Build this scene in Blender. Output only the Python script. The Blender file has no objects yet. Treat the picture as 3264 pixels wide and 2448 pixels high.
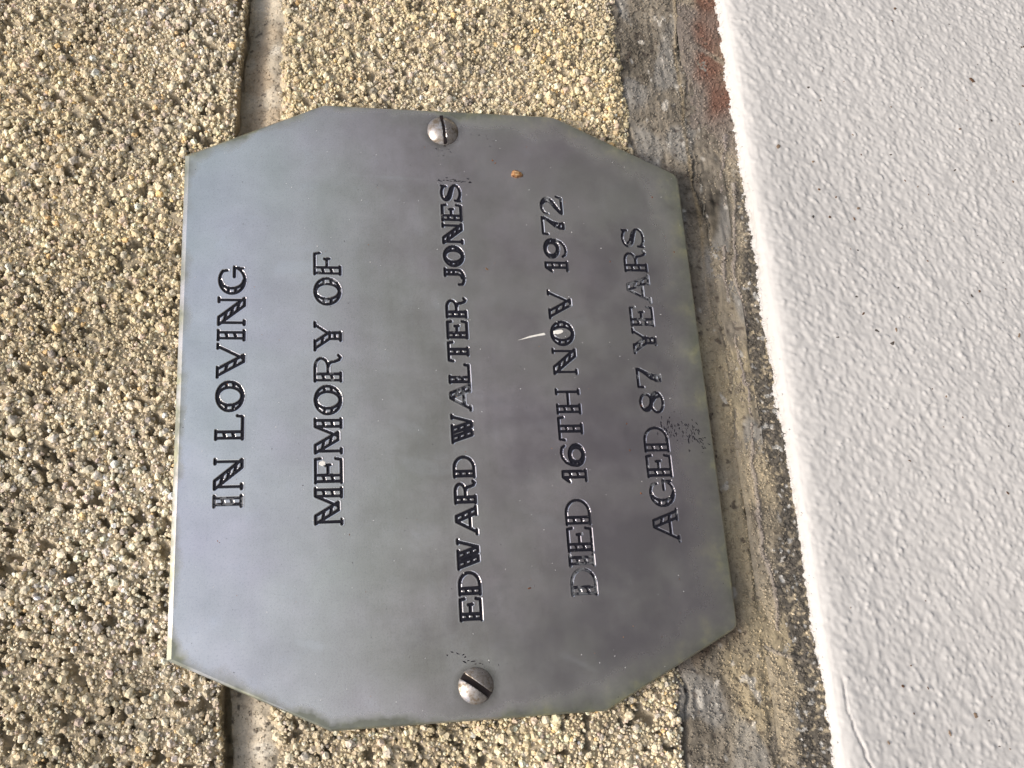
import bpy, bmesh, math, random
import numpy as np
from mathutils import Matrix, Vector
from mathutils.geometry import delaunay_2d_cdt

random.seed(7)
rng = np.random.default_rng(7)
R_ = math.radians
MM = 0.001
LEAN = 8.5                    # the wall rakes back from the vertical (degrees)
Z0 = 0.6                      # height of the plaque's centre above the ground
scene = bpy.context.scene

# ------------------------------------------------------------------ camera
cam_d = bpy.data.cameras.new('camera')
cam = bpy.data.objects.new('camera', cam_d)
scene.collection.objects.link(cam)
cr = Vector((-0.06753036, -0.19221234, -0.97902710))      # the phone was held sideways: picture right is down
cu = Vector((0.95012310, -0.31184531, -0.00431207))
cb = Vector((-0.30447618, -0.93048746, 0.20368441))
cam.matrix_world = Matrix(((cr.x, cu.x, cb.x, -0.07181607),
                           (cr.y, cu.y, cb.y, -0.22074805),
                           (cr.z, cu.z, cb.z, 0.03468380 + Z0), (0, 0, 0, 1)))
cam_d.sensor_width = 36
cam_d.lens = 36 * 3166.4 / 3264
cam_d.clip_start = 0.005
cam_d.clip_end = 500
scene.camera = cam

# ------------------------------------------------------------------ light: bright overcast day
SUN_EL, SUN_AZ = R_(70), R_(-35)          # azimuth: towards the viewer's left of the wall's normal
sun_dir = Vector((math.sin(SUN_AZ) * math.cos(SUN_EL), -math.cos(SUN_AZ) * math.cos(SUN_EL), math.sin(SUN_EL)))
w = bpy.data.worlds.new('World')
scene.world = w
w.use_nodes = True
nt = w.node_tree
bg = nt.nodes['Background']
sky = nt.nodes.new('ShaderNodeTexSky')
sky.sky_type = 'NISHITA'
sky.sun_disc = False
sky.sun_elevation = SUN_EL
sky.sun_rotation = math.atan2(sun_dir.x, sun_dir.y)
sky.air_density = 1.0
sky.dust_density = 7.0
sky.ozone_density = 1.0
nt.links.new(sky.outputs[0], bg.inputs[0])
bg.inputs[1].default_value = 0.15
sd = bpy.data.lights.new('sun', 'SUN')
sd.energy = 1.4
sd.angle = R_(13)
sd.color = (1.0, 0.95, 0.88)
so = bpy.data.objects.new('sun', sd)
scene.collection.objects.link(so)
so.rotation_euler = sun_dir.to_track_quat('Z', 'Y').to_euler()
vs = scene.view_settings
vs.view_transform = 'Standard'
vs.look = 'None'
vs.exposure = 0.5
vs.gamma = 1
vs.use_curve_mapping = False

# ------------------------------------------------------------------ helpers
C = scene.collection


def tag(o, label=None, cat=None, group=None, kind=None):
    if label: o['label'] = label
    if cat: o['category'] = cat
    if group: o['group'] = group
    if kind: o['kind'] = kind
    return o


def empty(name, loc):
    o = bpy.data.objects.new(name, None)
    o.empty_display_size = 0.02
    C.objects.link(o)
    o.location = loc
    return o


def np_mesh(name, V, F, mat, parent=None, col=None, smooth=False):
    """V (n,3) metres in world space with the plaque centre at (0,0,Z0); F (m,3|4) ints"""
    V = np.asarray(V, np.float32)
    F = np.asarray(F, np.int32)
    k = F.shape[1]
    me = bpy.data.meshes.new(name)
    me.vertices.add(len(V))
    me.vertices.foreach_set('co', V.ravel())
    me.loops.add(F.size)
    me.loops.foreach_set('vertex_index', F.ravel())
    me.polygons.add(len(F))
    me.polygons.foreach_set('loop_start', np.arange(0, F.size, k, dtype=np.int32))
    me.polygons.foreach_set('loop_total', np.full(len(F), k, np.int32))
    me.update(calc_edges=True)
    me.polygons.foreach_set('use_smooth', np.full(len(F), smooth))
    if col is not None:
        a = me.color_attributes.new('tint', 'FLOAT_COLOR', 'POINT')
        cc = np.ones((len(V), 4), np.float32)
        cc[:, :3] = col
        a.data.foreach_set('color', cc.ravel())
    me.validate()
    if mat: me.materials.append(mat)
    o = bpy.data.objects.new(name, me)
    C.objects.link(o)
    if parent is not None:
        o.parent = parent
        par = parent
        base = Vector((0, 0, 0))
        while par is not None:
            base += Vector(par.location)
            par = par.parent
        o.location = -base
    return o


def gn(nx, nz, sx, sz, seed, ang=0.0):
    """gaussian-filtered noise on a grid, sigma sx, sz in cells, unit variance"""
    g = np.random.default_rng(seed).standard_normal((nx, nz))
    fx = np.fft.fftfreq(nx)[:, None]
    fz = np.fft.fftfreq(nz)[None, :]
    c, s = math.cos(ang), math.sin(ang)
    a = c * fx + s * fz
    b = -s * fx + c * fz
    H = np.exp(-2 * np.pi ** 2 * ((a * sx) ** 2 + (b * sz) ** 2))
    n = np.fft.ifft2(np.fft.fft2(g) * H).real
    return (n - n.mean()) / n.std()


class Grid:
    """regular sheet over x0..x1, z0..z1 (mm), step mm"""
    def __init__(s, x0, x1, z0, z1, step):
        s.nx = int(round((x1 - x0) / step)) + 1
        s.nz = int(round((z1 - z0) / step)) + 1
        s.step = step
        s.xs = np.linspace(x0, x1, s.nx)
        s.zs = np.linspace(z0, z1, s.nz)
        s.X, s.Z = np.meshgrid(s.xs, s.zs, indexing='ij')

    def n(s, mm, seed, mm2=None, ang=0.0):
        return gn(s.nx, s.nz, mm / s.step, (mm2 or mm) / s.step, seed, ang)

    def faces(s):
        i = np.arange(s.nx * s.nz).reshape(s.nx, s.nz)
        return np.stack([i[:-1, :-1], i[1:, :-1], i[1:, 1:], i[:-1, 1:]], -1).reshape(-1, 4)

    def at(s, A, x, z):
        ix = np.clip(np.round((x - s.xs[0]) / s.step).astype(int), 0, s.nx - 1)
        iz = np.clip(np.round((z - s.zs[0]) / s.step).astype(int), 0, s.nz - 1)
        return A[ix, iz]

    def mesh(s, name, Y, mat, parent=None, col=None, X=None, Z=None, smooth=True):
        X = s.X if X is None else X
        Z = s.Z if Z is None else Z
        V = np.stack([X * MM, Y * MM, Z * MM + Z0], -1).reshape(-1, 3)
        return np_mesh(name, V, s.faces(), mat, parent, None if col is None else col.reshape(-1, 3), smooth)


def sstep(a, b, x):
    t = np.clip((x - a) / (b - a), 0, 1)
    return t * t * (3 - 2 * t)


def mixc(c0, c1, m):
    return c0 * (1 - m[..., None]) + np.asarray(c1) * m[..., None]


def pchip(xs, ys):
    return lambda x: np.interp(x, xs, ys)


# ------------------------------------------------------------------ materials
def mat_new(name):
    m = bpy.data.materials.new(name)
    m.use_nodes = True
    return m, m.node_tree, m.node_tree.nodes['Principled BSDF']


def nd(t, kind, **kw):
    n = t.nodes.new(kind)
    for k, v in kw.items():
        if k.startswith('i_'):
            n.inputs[int(k[2:])].default_value = v
        else:
            setattr(n, k, v)
    return n


def math_n(t, op, a, b=None, c=None):
    n = t.nodes.new('ShaderNodeMath')
    n.operation = op
    for i, v in enumerate((a, b, c)):
        if v is None: continue
        if isinstance(v, (int, float)): n.inputs[i].default_value = v
        else: t.links.new(v, n.inputs[i])
    return n.outputs[0]


def ramp(t, f, pts):
    n = t.nodes.new('ShaderNodeValToRGB')
    e = n.color_ramp.elements
    while len(e) < len(pts): e.new(0.5)
    for i, (p, c) in enumerate(pts):
        e[i].position = p
        e[i].color = (*c, 1) if len(c) == 3 else c
    t.links.new(f, n.inputs[0])
    return n.outputs[0]


def mix_rgb(t, f, a, b, mode='MIX'):
    n = t.nodes.new('ShaderNodeMix')
    n.data_type = 'RGBA'
    n.blend_type = mode
    for i, v in ((0, f), (6, a), (7, b)):
        if isinstance(v, (int, float)): n.inputs[i].default_value = v
        elif isinstance(v, tuple): n.inputs[i].default_value = (*v, 1)
        else: t.links.new(v, n.inputs[i])
    return n.outputs[2]


def noise(t, vec, scale, detail=3, rough=0.55, col=False):
    n = t.nodes.new('ShaderNodeTexNoise')
    n.inputs['Scale'].default_value = scale
    n.inputs['Detail'].default_value = detail
    n.inputs['Roughness'].default_value = rough
    t.links.new(vec, n.inputs['Vector'])
    return n.outputs['Color' if col else 'Fac']


def bump(t, b, h, strength, dist):
    n = t.nodes.new('ShaderNodeBump')
    n.inputs['Strength'].default_value = strength
    n.inputs['Distance'].default_value = dist
    t.links.new(h, n.inputs['Height'])
    t.links.new(n.outputs[0], b.inputs['Normal'])
    return n


def tinted(name, rough, nscale, namp, bstr, bdist, spec=0.25):
    m, t, b = mat_new(name)
    at = nd(t, 'ShaderNodeAttribute', attribute_name='tint')
    geo = nd(t, 'ShaderNodeNewGeometry')
    n1 = noise(t, geo.outputs['Position'], nscale, 4, 0.6)
    k = math_n(t, 'MULTIPLY_ADD', math_n(t, 'SUBTRACT', n1, 0.5), namp, 1.0)
    hs = nd(t, 'ShaderNodeVectorMath', operation='SCALE')
    t.links.new(at.outputs['Color'], hs.inputs[0])
    t.links.new(k, hs.inputs['Scale'])
    t.links.new(hs.outputs[0], b.inputs['Base Color'])
    b.inputs['Roughness'].default_value = rough
    b.inputs['Specular IOR Level'].default_value = spec
    bump(t, b, n1, bstr, bdist)
    return m


M_grain = tinted('brick_grain', 0.9, 2600, 0.7, 0.5, 0.0002, 0.2)
M_core = tinted('brick_matrix', 0.95, 1800, 0.8, 0.6, 0.0003, 0.15)
M_mortar = tinted('mortar', 0.93, 2200, 0.8, 0.6, 0.00025, 0.2)
M_paint = tinted('white_masonry_paint', 0.62, 1500, 0.05, 0.25, 0.00012, 0.35)
M_speck = tinted('dirt', 0.85, 3000, 0.5, 0.3, 0.0001, 0.2)


def plate_material():
    m, t, b = mat_new('weathered_plated_metal')
    tc = nd(t, 'ShaderNodeTexCoord')
    P = tc.outputs['Object']
    mp = nd(t, 'ShaderNodeMapping')
    mp.inputs['Location'].default_value = (0, 0, -Z0)
    t.links.new(P, mp.inputs[0])
    P = mp.outputs[0]
    sx = nd(t, 'ShaderNodeSeparateXYZ')
    t.links.new(P, sx.inputs[0])
    ax = math_n(t, 'ABSOLUTE', sx.outputs[0])
    az = math_n(t, 'ABSOLUTE', sx.outputs[2])
    # distance to the nearest edge of the plate (m)
    d1 = math_n(t, 'SUBTRACT', 0.075, ax)
    d2 = math_n(t, 'SUBTRACT', 0.06283, az)
    L = math.hypot(33.02, 16.15)
    d3 = math_n(t, 'SUBTRACT', (75 * 33.02 + 62.83 * 16.15 - 33.02 * 16.15) / L * MM,
                math_n(t, 'ADD', math_n(t, 'MULTIPLY', ax, 33.02 / L), math_n(t, 'MULTIPLY', az, 16.15 / L)))
    d = math_n(t, 'MINIMUM', math_n(t, 'MINIMUM', d1, d2), d3)
    n_big = noise(t, P, 26, 3, 0.6)
    n_big2 = noise(t, P, 47, 4, 0.6, col=False)
    n_mid = noise(t, P, 160, 5, 0.65)
    n_fin = noise(t, P, 2300, 3, 0.7)
    # brushed streaks run along x
    ms = nd(t, 'ShaderNodeMapping')
    ms.inputs['Scale'].default_value = (22, 1, 900)
    t.links.new(P, ms.inputs[0])
    n_str = noise(t, ms.outputs[0], 1.0, 4, 0.7)
    base = ramp(t, n_big, [(0.34, (0.70, 0.70, 0.645)), (0.5, (0.735, 0.71, 0.685)), (0.66, (0.755, 0.70, 0.72))])
    base = mix_rgb(t, math_n(t, 'MULTIPLY', ramp(t, n_mid, [(0.56, (0, 0, 0)), (0.74, (1, 1, 1))]), 0.30), base, (0.80, 0.81, 0.83))
    base = mix_rgb(t, math_n(t, 'MULTIPLY', ramp(t, n_fin, [(0.3, (1, 1, 1)), (0.48, (0, 0, 0))]), 0.40), base, (0.45, 0.45, 0.46))
    n_cld = noise(t, P, 75, 6, 0.62)
    cl = math_n(t, 'MULTIPLY_ADD', n_cld, 0.62, 0.70)
    cs = nd(t, 'ShaderNodeVectorMath', operation='SCALE')
    t.links.new(base, cs.inputs[0])
    t.links.new(cl, cs.inputs['Scale'])
    base = cs.outputs[0]
    # brown-violet tone, darker towards the lower left of the metal
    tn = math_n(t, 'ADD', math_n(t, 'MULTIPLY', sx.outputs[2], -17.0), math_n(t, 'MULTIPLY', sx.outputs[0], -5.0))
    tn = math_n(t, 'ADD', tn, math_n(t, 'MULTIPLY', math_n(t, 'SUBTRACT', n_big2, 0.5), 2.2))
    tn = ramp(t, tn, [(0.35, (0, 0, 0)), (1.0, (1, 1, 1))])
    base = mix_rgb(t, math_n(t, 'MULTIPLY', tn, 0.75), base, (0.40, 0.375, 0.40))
    # grime rings left round the screws
    for (ex, ez, er) in ((68.9, -0.2, 4.1), (-67.9, -1.0, 3.95)):
        vm = nd(t, 'ShaderNodeVectorMath', operation='DISTANCE')
        vm.inputs[1].default_value = (ex * MM, 0, ez * MM)
        t.links.new(P, vm.inputs[0])
        g_ = math_n(t, 'DIVIDE', math_n(t, 'SUBTRACT', (er + 1.9) * MM, math_n(t, 'ADD', vm.outputs['Value'], math_n(t, 'MULTIPLY', math_n(t, 'SUBTRACT', n_mid, 0.45), 0.006))), 0.0024)
        g_ = ramp(t, g_, [(0.0, (0, 0, 0)), (1.0, (1, 1, 1))])
        base = mix_rgb(t, math_n(t, 'MULTIPLY', g_, 0.6), base, (0.26, 0.25, 0.21))
    # green patina creeping in from the edges, stronger low on the plate and at its right
    low = math_n(t, 'MULTIPLY_ADD', sx.outputs[2], -15.0, 0.10)
    low = math_n(t, 'MAXIMUM', low, 0.05)
    low = math_n(t, 'ADD', low, math_n(t, 'MULTIPLY', math_n(t, 'SUBTRACT', n_big2, 0.47), 0.9))
    low = math_n(t, 'MAXIMUM', low, 0.0)
    reach = math_n(t, 'MULTIPLY_ADD', low, 0.0110, 0.0017)
    e = math_n(t, 'SUBTRACT', 1.0, math_n(t, 'DIVIDE', math_n(t, 'SUBTRACT', d, math_n(t, 'MULTIPLY', math_n(t, 'SUBTRACT', n_cld, 0.5), 0.010)), reach))
    edge = ramp(t, e, [(0.0, (0, 0, 0)), (1.0, (1, 1, 1))])
    edge = math_n(t, 'POWER', edge, 1.3)
    green = ramp(t, n_mid, [(0.35, (0.11, 0.12, 0.08)), (0.52, (0.18, 0.195, 0.125)), (0.64, (0.30, 0.30, 0.15)), (0.74, (0.45, 0.44, 0.26))])
    base = mix_rgb(t, math_n(t, 'MULTIPLY', edge, 0.85), base, green)
    # pale water marks wiped across the metal
    dep = None
    for (ex, ez, ea, el, ew) in ((-19.5, 8.0, 78, 7.5, 2.4), (-10.0, 11.0, 70, 5.0, 1.6), (54.8, 12.0, 88, 9.5, 0.7), (-64.5, -24.5, 62, 7.0, 1.2), (-57.5, 33.5, 80, 4.0, 1.4), (16.0, -28.5, 100, 5.0, 1.8), (-33.0, -19.0, 60, 6.0, 2.0), (30.0, 36.0, 95, 8.0, 2.2)):
        em = nd(t, 'ShaderNodeMapping', vector_type='TEXTURE')
        em.inputs['Location'].default_value = (ex * MM, 0, ez * MM)
        em.inputs['Rotation'].default_value = (0, R_(-ea), 0)
        em.inputs['Scale'].default_value = (el * MM, 1, ew * MM)
        t.links.new(P, em.inputs[0])
        ln = nd(t, 'ShaderNodeVectorMath', operation='LENGTH')
        t.links.new(em.outputs[0], ln.inputs[0])
        v = math_n(t, 'SUBTRACT', 1.0, math_n(t, 'ADD', ln.outputs['Value'], math_n(t, 'MULTIPLY', math_n(t, 'SUBTRACT', n_mid, 0.5), 3.0)))
        dep = v if dep is None else math_n(t, 'MAXIMUM', dep, v)
    dep = ramp(t, dep, [(0.0, (0, 0, 0)), (0.55, (1, 1, 1))])
    base = mix_rgb(t, math_n(t, 'MULTIPLY', dep, 0.30), base, (0.86, 0.87, 0.87))
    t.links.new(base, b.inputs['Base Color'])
    met = math_n(t, 'MULTIPLY_ADD', edge, -0.30, 0.95)
    t.links.new(met, b.inputs['Metallic'])
    rg = math_n(t, 'MULTIPLY_ADD', n_str, 0.06, 0.15)
    rg = math_n(t, 'ADD', rg, math_n(t, 'MULTIPLY', n_cld, 0.12))
    rg = math_n(t, 'ADD', rg, math_n(t, 'MULTIPLY', edge, 0.14))
    t.links.new(rg, b.inputs['Roughness'])
    hh = math_n(t, 'ADD', math_n(t, 'MULTIPLY', n_fin, 0.6), math_n(t, 'MULTIPLY', n_str, 0.3))
    bump(t, b, hh, 0.11, 0.00006)
    return m


def letter_material():
    m, t, b = mat_new('black_engraving_enamel')
    geo = nd(t, 'ShaderNodeNewGeometry')
    at = nd(t, 'ShaderNodeAttribute', attribute_name='wear')
    at.attribute_type = 'OBJECT'
    n1 = noise(t, geo.outputs['Position'], 620, 4, 0.62)
    # enamel lost where the noise lies under a level set by how worn that letter is
    lev = math_n(t, 'MULTIPLY_ADD', at.outputs['Fac'], 0.42, 0.27)
    f = math_n(t, 'MULTIPLY', math_n(t, 'SUBTRACT', lev, n1), 14.0)
    f = ramp(t, f, [(0.0, (0, 0, 0)), (1.0, (1, 1, 1))])
    b1 = mix_rgb(t, f, (0.010, 0.010, 0.016), (0.19, 0.195, 0.2))
    t.links.new(b1, b.inputs['Base Color'])
    t.links.new(math_n(t, 'MULTIPLY', f, 0.6), b.inputs['Metallic'])
    b.inputs['Roughness'].default_value = 0.62
    b.inputs['Specular IOR Level'].default_value = 0.25
    bump(t, b, noise(t, geo.outputs['Position'], 1900, 3), 0.3, 0.0001)
    return m


def metal(name, col, rough, dirt=(0.16, 0.13, 0.09), lo=0.45, hi=0.7):
    m, t, b = mat_new(name)
    geo = nd(t, 'ShaderNodeNewGeometry')
    n1 = noise(t, geo.outputs['Position'], 420, 5, 0.65)
    f = ramp(t, n1, [(lo, (0, 0, 0)), (hi, (1, 1, 1))])
    t.links.new(mix_rgb(t, f, col, dirt), b.inputs['Base Color'])
    t.links.new(math_n(t, 'MULTIPLY_ADD', f, -0.5, 0.95), b.inputs['Metallic'])
    t.links.new(math_n(t, 'MULTIPLY_ADD', f, 0.25, rough), b.inputs['Roughness'])
    bump(t, b, noise(t, geo.outputs['Position'], 1500, 3), 0.3, 0.00006)
    return m


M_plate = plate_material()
M_letter = letter_material()
M_screw = metal('screw_steel', (0.60, 0.565, 0.53), 0.27, (0.17, 0.135, 0.095), 0.40, 0.62)
M_slot = metal('slot_dark', (0.05, 0.04, 0.04), 0.6, (0.03, 0.025, 0.02))  # near-black metal for the slot floors

# ------------------------------------------------------------------ ground the wall stands on
gm, gt_, gb = mat_new('asphalt')
gg = nd(gt_, 'ShaderNodeNewGeometry')
gt_.links.new(ramp(gt_, noise(gt_, gg.outputs['Position'], 3, 5), [(0.3, (0.032, 0.032, 0.032)), (0.7, (0.05, 0.05, 0.05))]), gb.inputs['Base Color'])
gb.inputs['Roughness'].default_value = 0.95
ground = np_mesh('ground', [(-60, -120, 0), (60, -120, 0), (60, 0.3, 0), (-60, 0.3, 0)], [(0, 1, 2, 3)], gm)
tag(ground, kind='structure')

# ------------------------------------------------------------------ the wall
PW, PH, PA, PB = 75.0, 62.83, 16.15, 33.02            # half width, half height, corner cut across and down (mm)


def plaque_depth(x, z):
    """mm inside the plaque's outline (negative outside)"""
    L = math.hypot(PA, PB)
    k = (PW * PB + PH * PA - PA * PB) / L
    return np.minimum(np.minimum(PW - np.abs(x), PH - np.abs(z)), k - (np.abs(x) * PB + np.abs(z) * PA) / L)


X0, X1, ZT, ZB = -112.0, 146.0, 124.0, -206.0
wall = empty('brick_wall', (0, 0.06, 0))
tag(wall, 'tan rough-textured brick wall with mortar joints behind the metal plaque', 'wall')


def ico(sub):
    bm = bmesh.new()
    bmesh.ops.create_icosphere(bm, subdivisions=sub, radius=1)
    V = np.array([v.co[:] for v in bm.verts])
    F = np.array([[v.index for v in f.verts] for f in bm.faces])
    bm.free()
    return V, F


ICO1, ICO2 = ico(1), ico(2)


def rot_mats(n, g):
    q = g.standard_normal((n, 4))
    q /= np.linalg.norm(q, axis=1)[:, None]
    a, b, c, d = q.T
    return np.stack([np.stack([1 - 2 * (c * c + d * d), 2 * (b * c - a * d), 2 * (b * d + a * c)], -1),
                     np.stack([2 * (b * c + a * d), 1 - 2 * (b * b + d * d), 2 * (c * d - a * b)], -1),
                     np.stack([2 * (b * d - a * c), 2 * (c * d + a * b), 1 - 2 * (b * b + c * c)], -1)], 1)


def scatter(base, x, y, z, r, col, g, squash=0.78):
    V, F = base
    n = len(x)
    if n == 0: return np.zeros((0, 3)), np.zeros((0, 3), int), np.zeros((0, 3))
    protos = V[None] * (1 + g.uniform(-0.26, 0.26, (24, len(V), 1)))
    P = protos[g.integers(0, 24, n)] * g.uniform(squash, 1.18, (n, 1, 3))
    P = np.einsum('nij,nvj->nvi', rot_mats(n, g), P) * r[:, None, None]
    P += np.stack([x, y, z], -1)[:, None, :]
    P[..., :] *= MM
    P[..., 2] += Z0
    FF = (F[None] + (np.arange(n) * len(V))[:, None, None]).reshape(-1, 3)
    cc = np.repeat(col, len(V), axis=0)
    return P.reshape(-1, 3), FF, cc


def grain_cols(n, g, warm):
    """albedo of each grain: mostly sand, some cream, grey, orange, dark"""
    pal = np.array([(0.57, 0.51, 0.375), (0.64, 0.59, 0.46), (0.50, 0.445, 0.335), (0.73, 0.69, 0.58),
                    (0.50, 0.475, 0.43), (0.66, 0.50, 0.28), (0.34, 0.32, 0.29), (0.58, 0.50, 0.44), (0.78, 0.76, 0.70)])
    pr = np.array([0.30, 0.30, 0.17, 0.08, 0.06, 0.02, 0.022, 0.05, 0.015])
    i = g.choice(len(pal), n, p=pr / pr.sum())
    c = pal[i] * np.array((1.13, 1.085, 1.0)) * g.uniform(0.88, 1.12, (n, 1)) * (1 + g.normal(0, 0.012, (n, 3)))
    c = c * (1 - warm[:, None] * 0.0)
    c[:, 0] *= 1 + 0.02 * warm
    c[:, 2] *= 1 - 0.07 * warm
    return np.clip(c, 0.02, 0.84)


def rough_brick(name, label, x0, x1, z0, z1, seed, edge_top, edge_bot, visible, warmf, face=3.0, spacing=0.70, pit_lo=1.25, under=False):
    """open-textured brick: a pitted cement body with thousands of sand grains standing on it"""
    g = np.random.default_rng(seed)
    G = Grid(x0, x1, z0, z1, 0.7)
    zt = edge_top(G.X) + G.n(2.0, seed + 1) * 0.35
    zb = edge_bot(G.X) + G.n(2.0, seed + 2) * 0.35
    pit = np.maximum(G.n(0.62, seed + 3), G.n(0.5, seed + 4) - 0.1)
    pitm = sstep(pit_lo, pit_lo + 0.35, pit)
    und = 0.22 * G.n(9, seed + 5) + 0.13 * G.n(2.2, seed + 6)
    Y = face + 0.75 + und + 2.7 * pitm
    din = np.minimum(zt - G.Z, G.Z - zb)                  # mm inside the arris
    Y = Y + 1.3 * sstep(2.2, 0.0, din) + 9.0 * sstep(0.15, -0.9, din)
    warm = warmf(G.X, G.Z) + 0.5 * G.n(12, seed + 8)
    core = np.array((0.43, 0.365, 0.255)) * (1 + 0.12 * G.n(3, seed + 9))[..., None]
    core = np.clip(core, 0.05, 0.7)
    body = G.mesh('brick', Y, M_core, wall, core)
    tag(body, label)
    # grains
    nx, nz = int((x1 - x0) / spacing), int((z1 - z0) / spacing)
    gx, gz = np.meshgrid(np.arange(nx), np.arange(nz), indexing='ij')
    px = x0 + (gx + g.uniform(-0.05, 1.05, gx.shape)) * spacing
    pz = z0 + (gz + g.uniform(-0.05, 1.05, gz.shape)) * spacing
    px, pz = px.ravel(), pz.ravel()
    keep = (G.at(din, px, pz) > 0.1) & visible(px, pz)
    pm = G.at(pitm, px, pz)
    keep &= g.uniform(0, 1, len(px)) > 1.0 * pm
    px, pz, pm = px[keep], pz[keep], pm[keep]
    n = len(px)
    r = np.clip(np.exp(g.normal(math.log(0.375), 0.38, n)), 0.17, 1.05)
    clump = G.at(G.n(0.85, seed + 14), px, pz)
    py = G.at(Y, px, pz) - 0.45 * r - 0.18 * clump + g.normal(0, 0.12, n)
    wv = np.clip(G.at(warm, px, pz), -1.5, 1.5)
    cc = grain_cols(n, g, wv)
    patch = G.at(1 + 0.07 * G.n(5, seed + 11) + 0.05 * G.n(16, seed + 12), px, pz)
    cc = np.clip(cc * patch[:, None], 0.02, 0.8)
    big = r > 0.66
    parts = []
    for sel, base in ((big, ICO2), (~big, ICO1)):
        parts.append(scatter(base, px[sel], py[sel], pz[sel], r[sel], cc[sel], g))
    # fine crumbs lying between the grains
    m = int(n * 0.26)
    fx, fz = g.uniform(x0, x1, 4 * m), g.uniform(z0, z1, 4 * m)
    ok = (G.at(din, fx, fz) > 0.1) & visible(fx, fz)
    fx, fz = fx[ok][:m], fz[ok][:m]
    fr = g.uniform(0.13, 0.26, len(fx))
    fy = G.at(Y, fx, fz) - 0.30 - g.uniform(0, 0.28, len(fx))
    parts.append(scatter(ICO1, fx, fy, fz, fr, grain_cols(len(fx), g, np.zeros(len(fx))) * 1.04, g))
    # grains on the underside of the brick, where it hangs over the joint
    if under:
        m = 3600
        ux = g.uniform(-100, 136, m)
        uy = face + 0.6 + 8.0 * g.uniform(0, 1, m) ** 1.2
        uz = edge_bot(ux) + G.at(G.n(2.0, seed + 2), ux, ux * 0 + z0 + 3) * 0.35 + g.normal(0.15, 0.16, m) - 0.05
        ur = g.uniform(0.24, 0.5, m)
        parts.append(scatter(ICO1, ux, uy, uz, ur, grain_cols(m, g, np.zeros(m)), g))
    off = 0
    Vs, Fs, Cs = [], [], []
    for V, F, c in parts:
        Vs.append(V); Fs.append(F + off); Cs.append(c); off += len(V)
    o = np_mesh('sand_grains', np.concatenate(Vs), np.concatenate(Fs), M_grain, body, np.concatenate(Cs), False)
    tag(o, kind='stuff')
    return body


in_frame = lambda x, z: (z < 114 + (x - 100) * 0.04) & (x > -100) & (x < 136)
e1 = pchip([-112, -80, -65, 0, 67, 107, 146], [52.4, 52.1, 52.7, 52.4, 52.0, 49.9, 49.6])
e2t = pchip([-112, -77, 0, 76, 108, 146], [41.2, 41.5, 41.0, 40.6, 40.2, 40.0])
e2b = pchip([-112, -88, -69, 0, 71, 82, 98, 116, 146], [-47.4, -47.7, -48.7, -50.5, -52.1, -52.4, -51.8, -53.2, -53.4])
outside = lambda x, z: in_frame(x, z) & (plaque_depth(x, z) < 7)
rough_brick('brick', 'upper tan brick above the plaque', X0, X1, 47, ZT, 100,
            lambda x: x * 0 + 200, e1, outside, lambda x, z: 0.15 - 0.006 * (z - 60) + 0.003 * x, under=True)
rough_brick('brick', 'tan brick the plaque is screwed to', X0, X1, -56, 43.5, 200,
            e2t, e2b, outside, lambda x, z: np.where(x < 0, 1.0, 0.3 - 0.006 * z), pit_lo=1.4)

# --- bed joint above: raked back, worn smooth, open crack under the upper brick at the left
G = Grid(X0, X1, 37.5, 56, 0.3)
c0 = e1(G.X); c1 = e2t(G.X)
t_ = (c0 - G.Z) / (c0 - c1)                               # 0 under the upper brick, 1 at the lower brick
Y = 10.5 - 5.2 * sstep(0.12, 0.95, t_) + 0.22 * G.n(3.5, 31) + 0.13 * G.n(0.8, 32) + 0.10 * G.n(0.35, 33, 0.6)
crk = sstep(-38, -50, G.X)
zc = c0 - 0.9 + 0.22 * G.n(1.5, 34)
Y += crk * 7.0 * sstep(1.15, 0.75, np.abs(G.Z - zc))
Y += (1 - crk) * 1.6 * sstep(0.45, 0.1, np.abs(G.Z - zc + 0.3 * G.n(2, 35))) * (G.n(6, 36) > -0.4)
pits = sstep(1.6, 2.1, G.n(0.45, 37))
Y += 0.5 * pits
col = np.array((0.47, 0.415, 0.32)) * (1 + 0.10 * G.n(4, 38) + 0.07 * G.n(0.8, 39))[..., None]
col = mixc(col, (0.36, 0.27, 0.17), 0.5 * sstep(0.4, 1.6, G.n(2.6, 40)))
col = mixc(col, (0.60, 0.56, 0.47), 0.6 * sstep(0.8, 1.8, G.n(1.6, 41)))
col = mixc(col, (0.10, 0.085, 0.07), 0.75 * sstep(1.5, 1.9, G.n(0.35, 42)))
j1 = G.mesh('mortar_joint', Y, M_mortar, wall, np.clip(col, 0.02, 0.75))
J1 = (G, Y, np.clip(col, 0.02, 0.75))
tag(j1, 'raked pale mortar joint under the upper brick, cracked open at one end')

# --- bed joint below the plaque: grey-brown mortar smeared almost flush, with ridges and flakes
G = Grid(X0, X1, -78, -43, 0.34)
zb = e2b(G.X) + 0.5 * G.n(2.5, 50) + 0.25 * G.n(0.8, 51)
zend = pchip([-112, -90, -66, -37, 20, 61, 86, 118, 146], [-71, -71, -72, -71.2, -71, -70.5, -70.6, -72.4, -72.6])(G.X)
sm = G.n(0.45, 52, 0.45)
strk = G.n(3.2, 53, 0.5) * 0.6 + G.n(1.3, 54, 0.35) * 0.5
Y = 4.3 + 0.25 * G.n(6, 55) + 0.12 * strk + 0.05 * sm + 0.06 * G.n(0.95, 56)
Y += 1.5 * sstep(0.9, 0.0, np.abs(G.Z - zb)) * sstep(-0.6, 0.6, G.n(3, 57))          # broken seam along the brick
ridge = zend + 1.6 + 0.5 * G.n(6, 58)
rr = sstep(1.0, 0.0, np.abs(G.Z - ridge))
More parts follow.
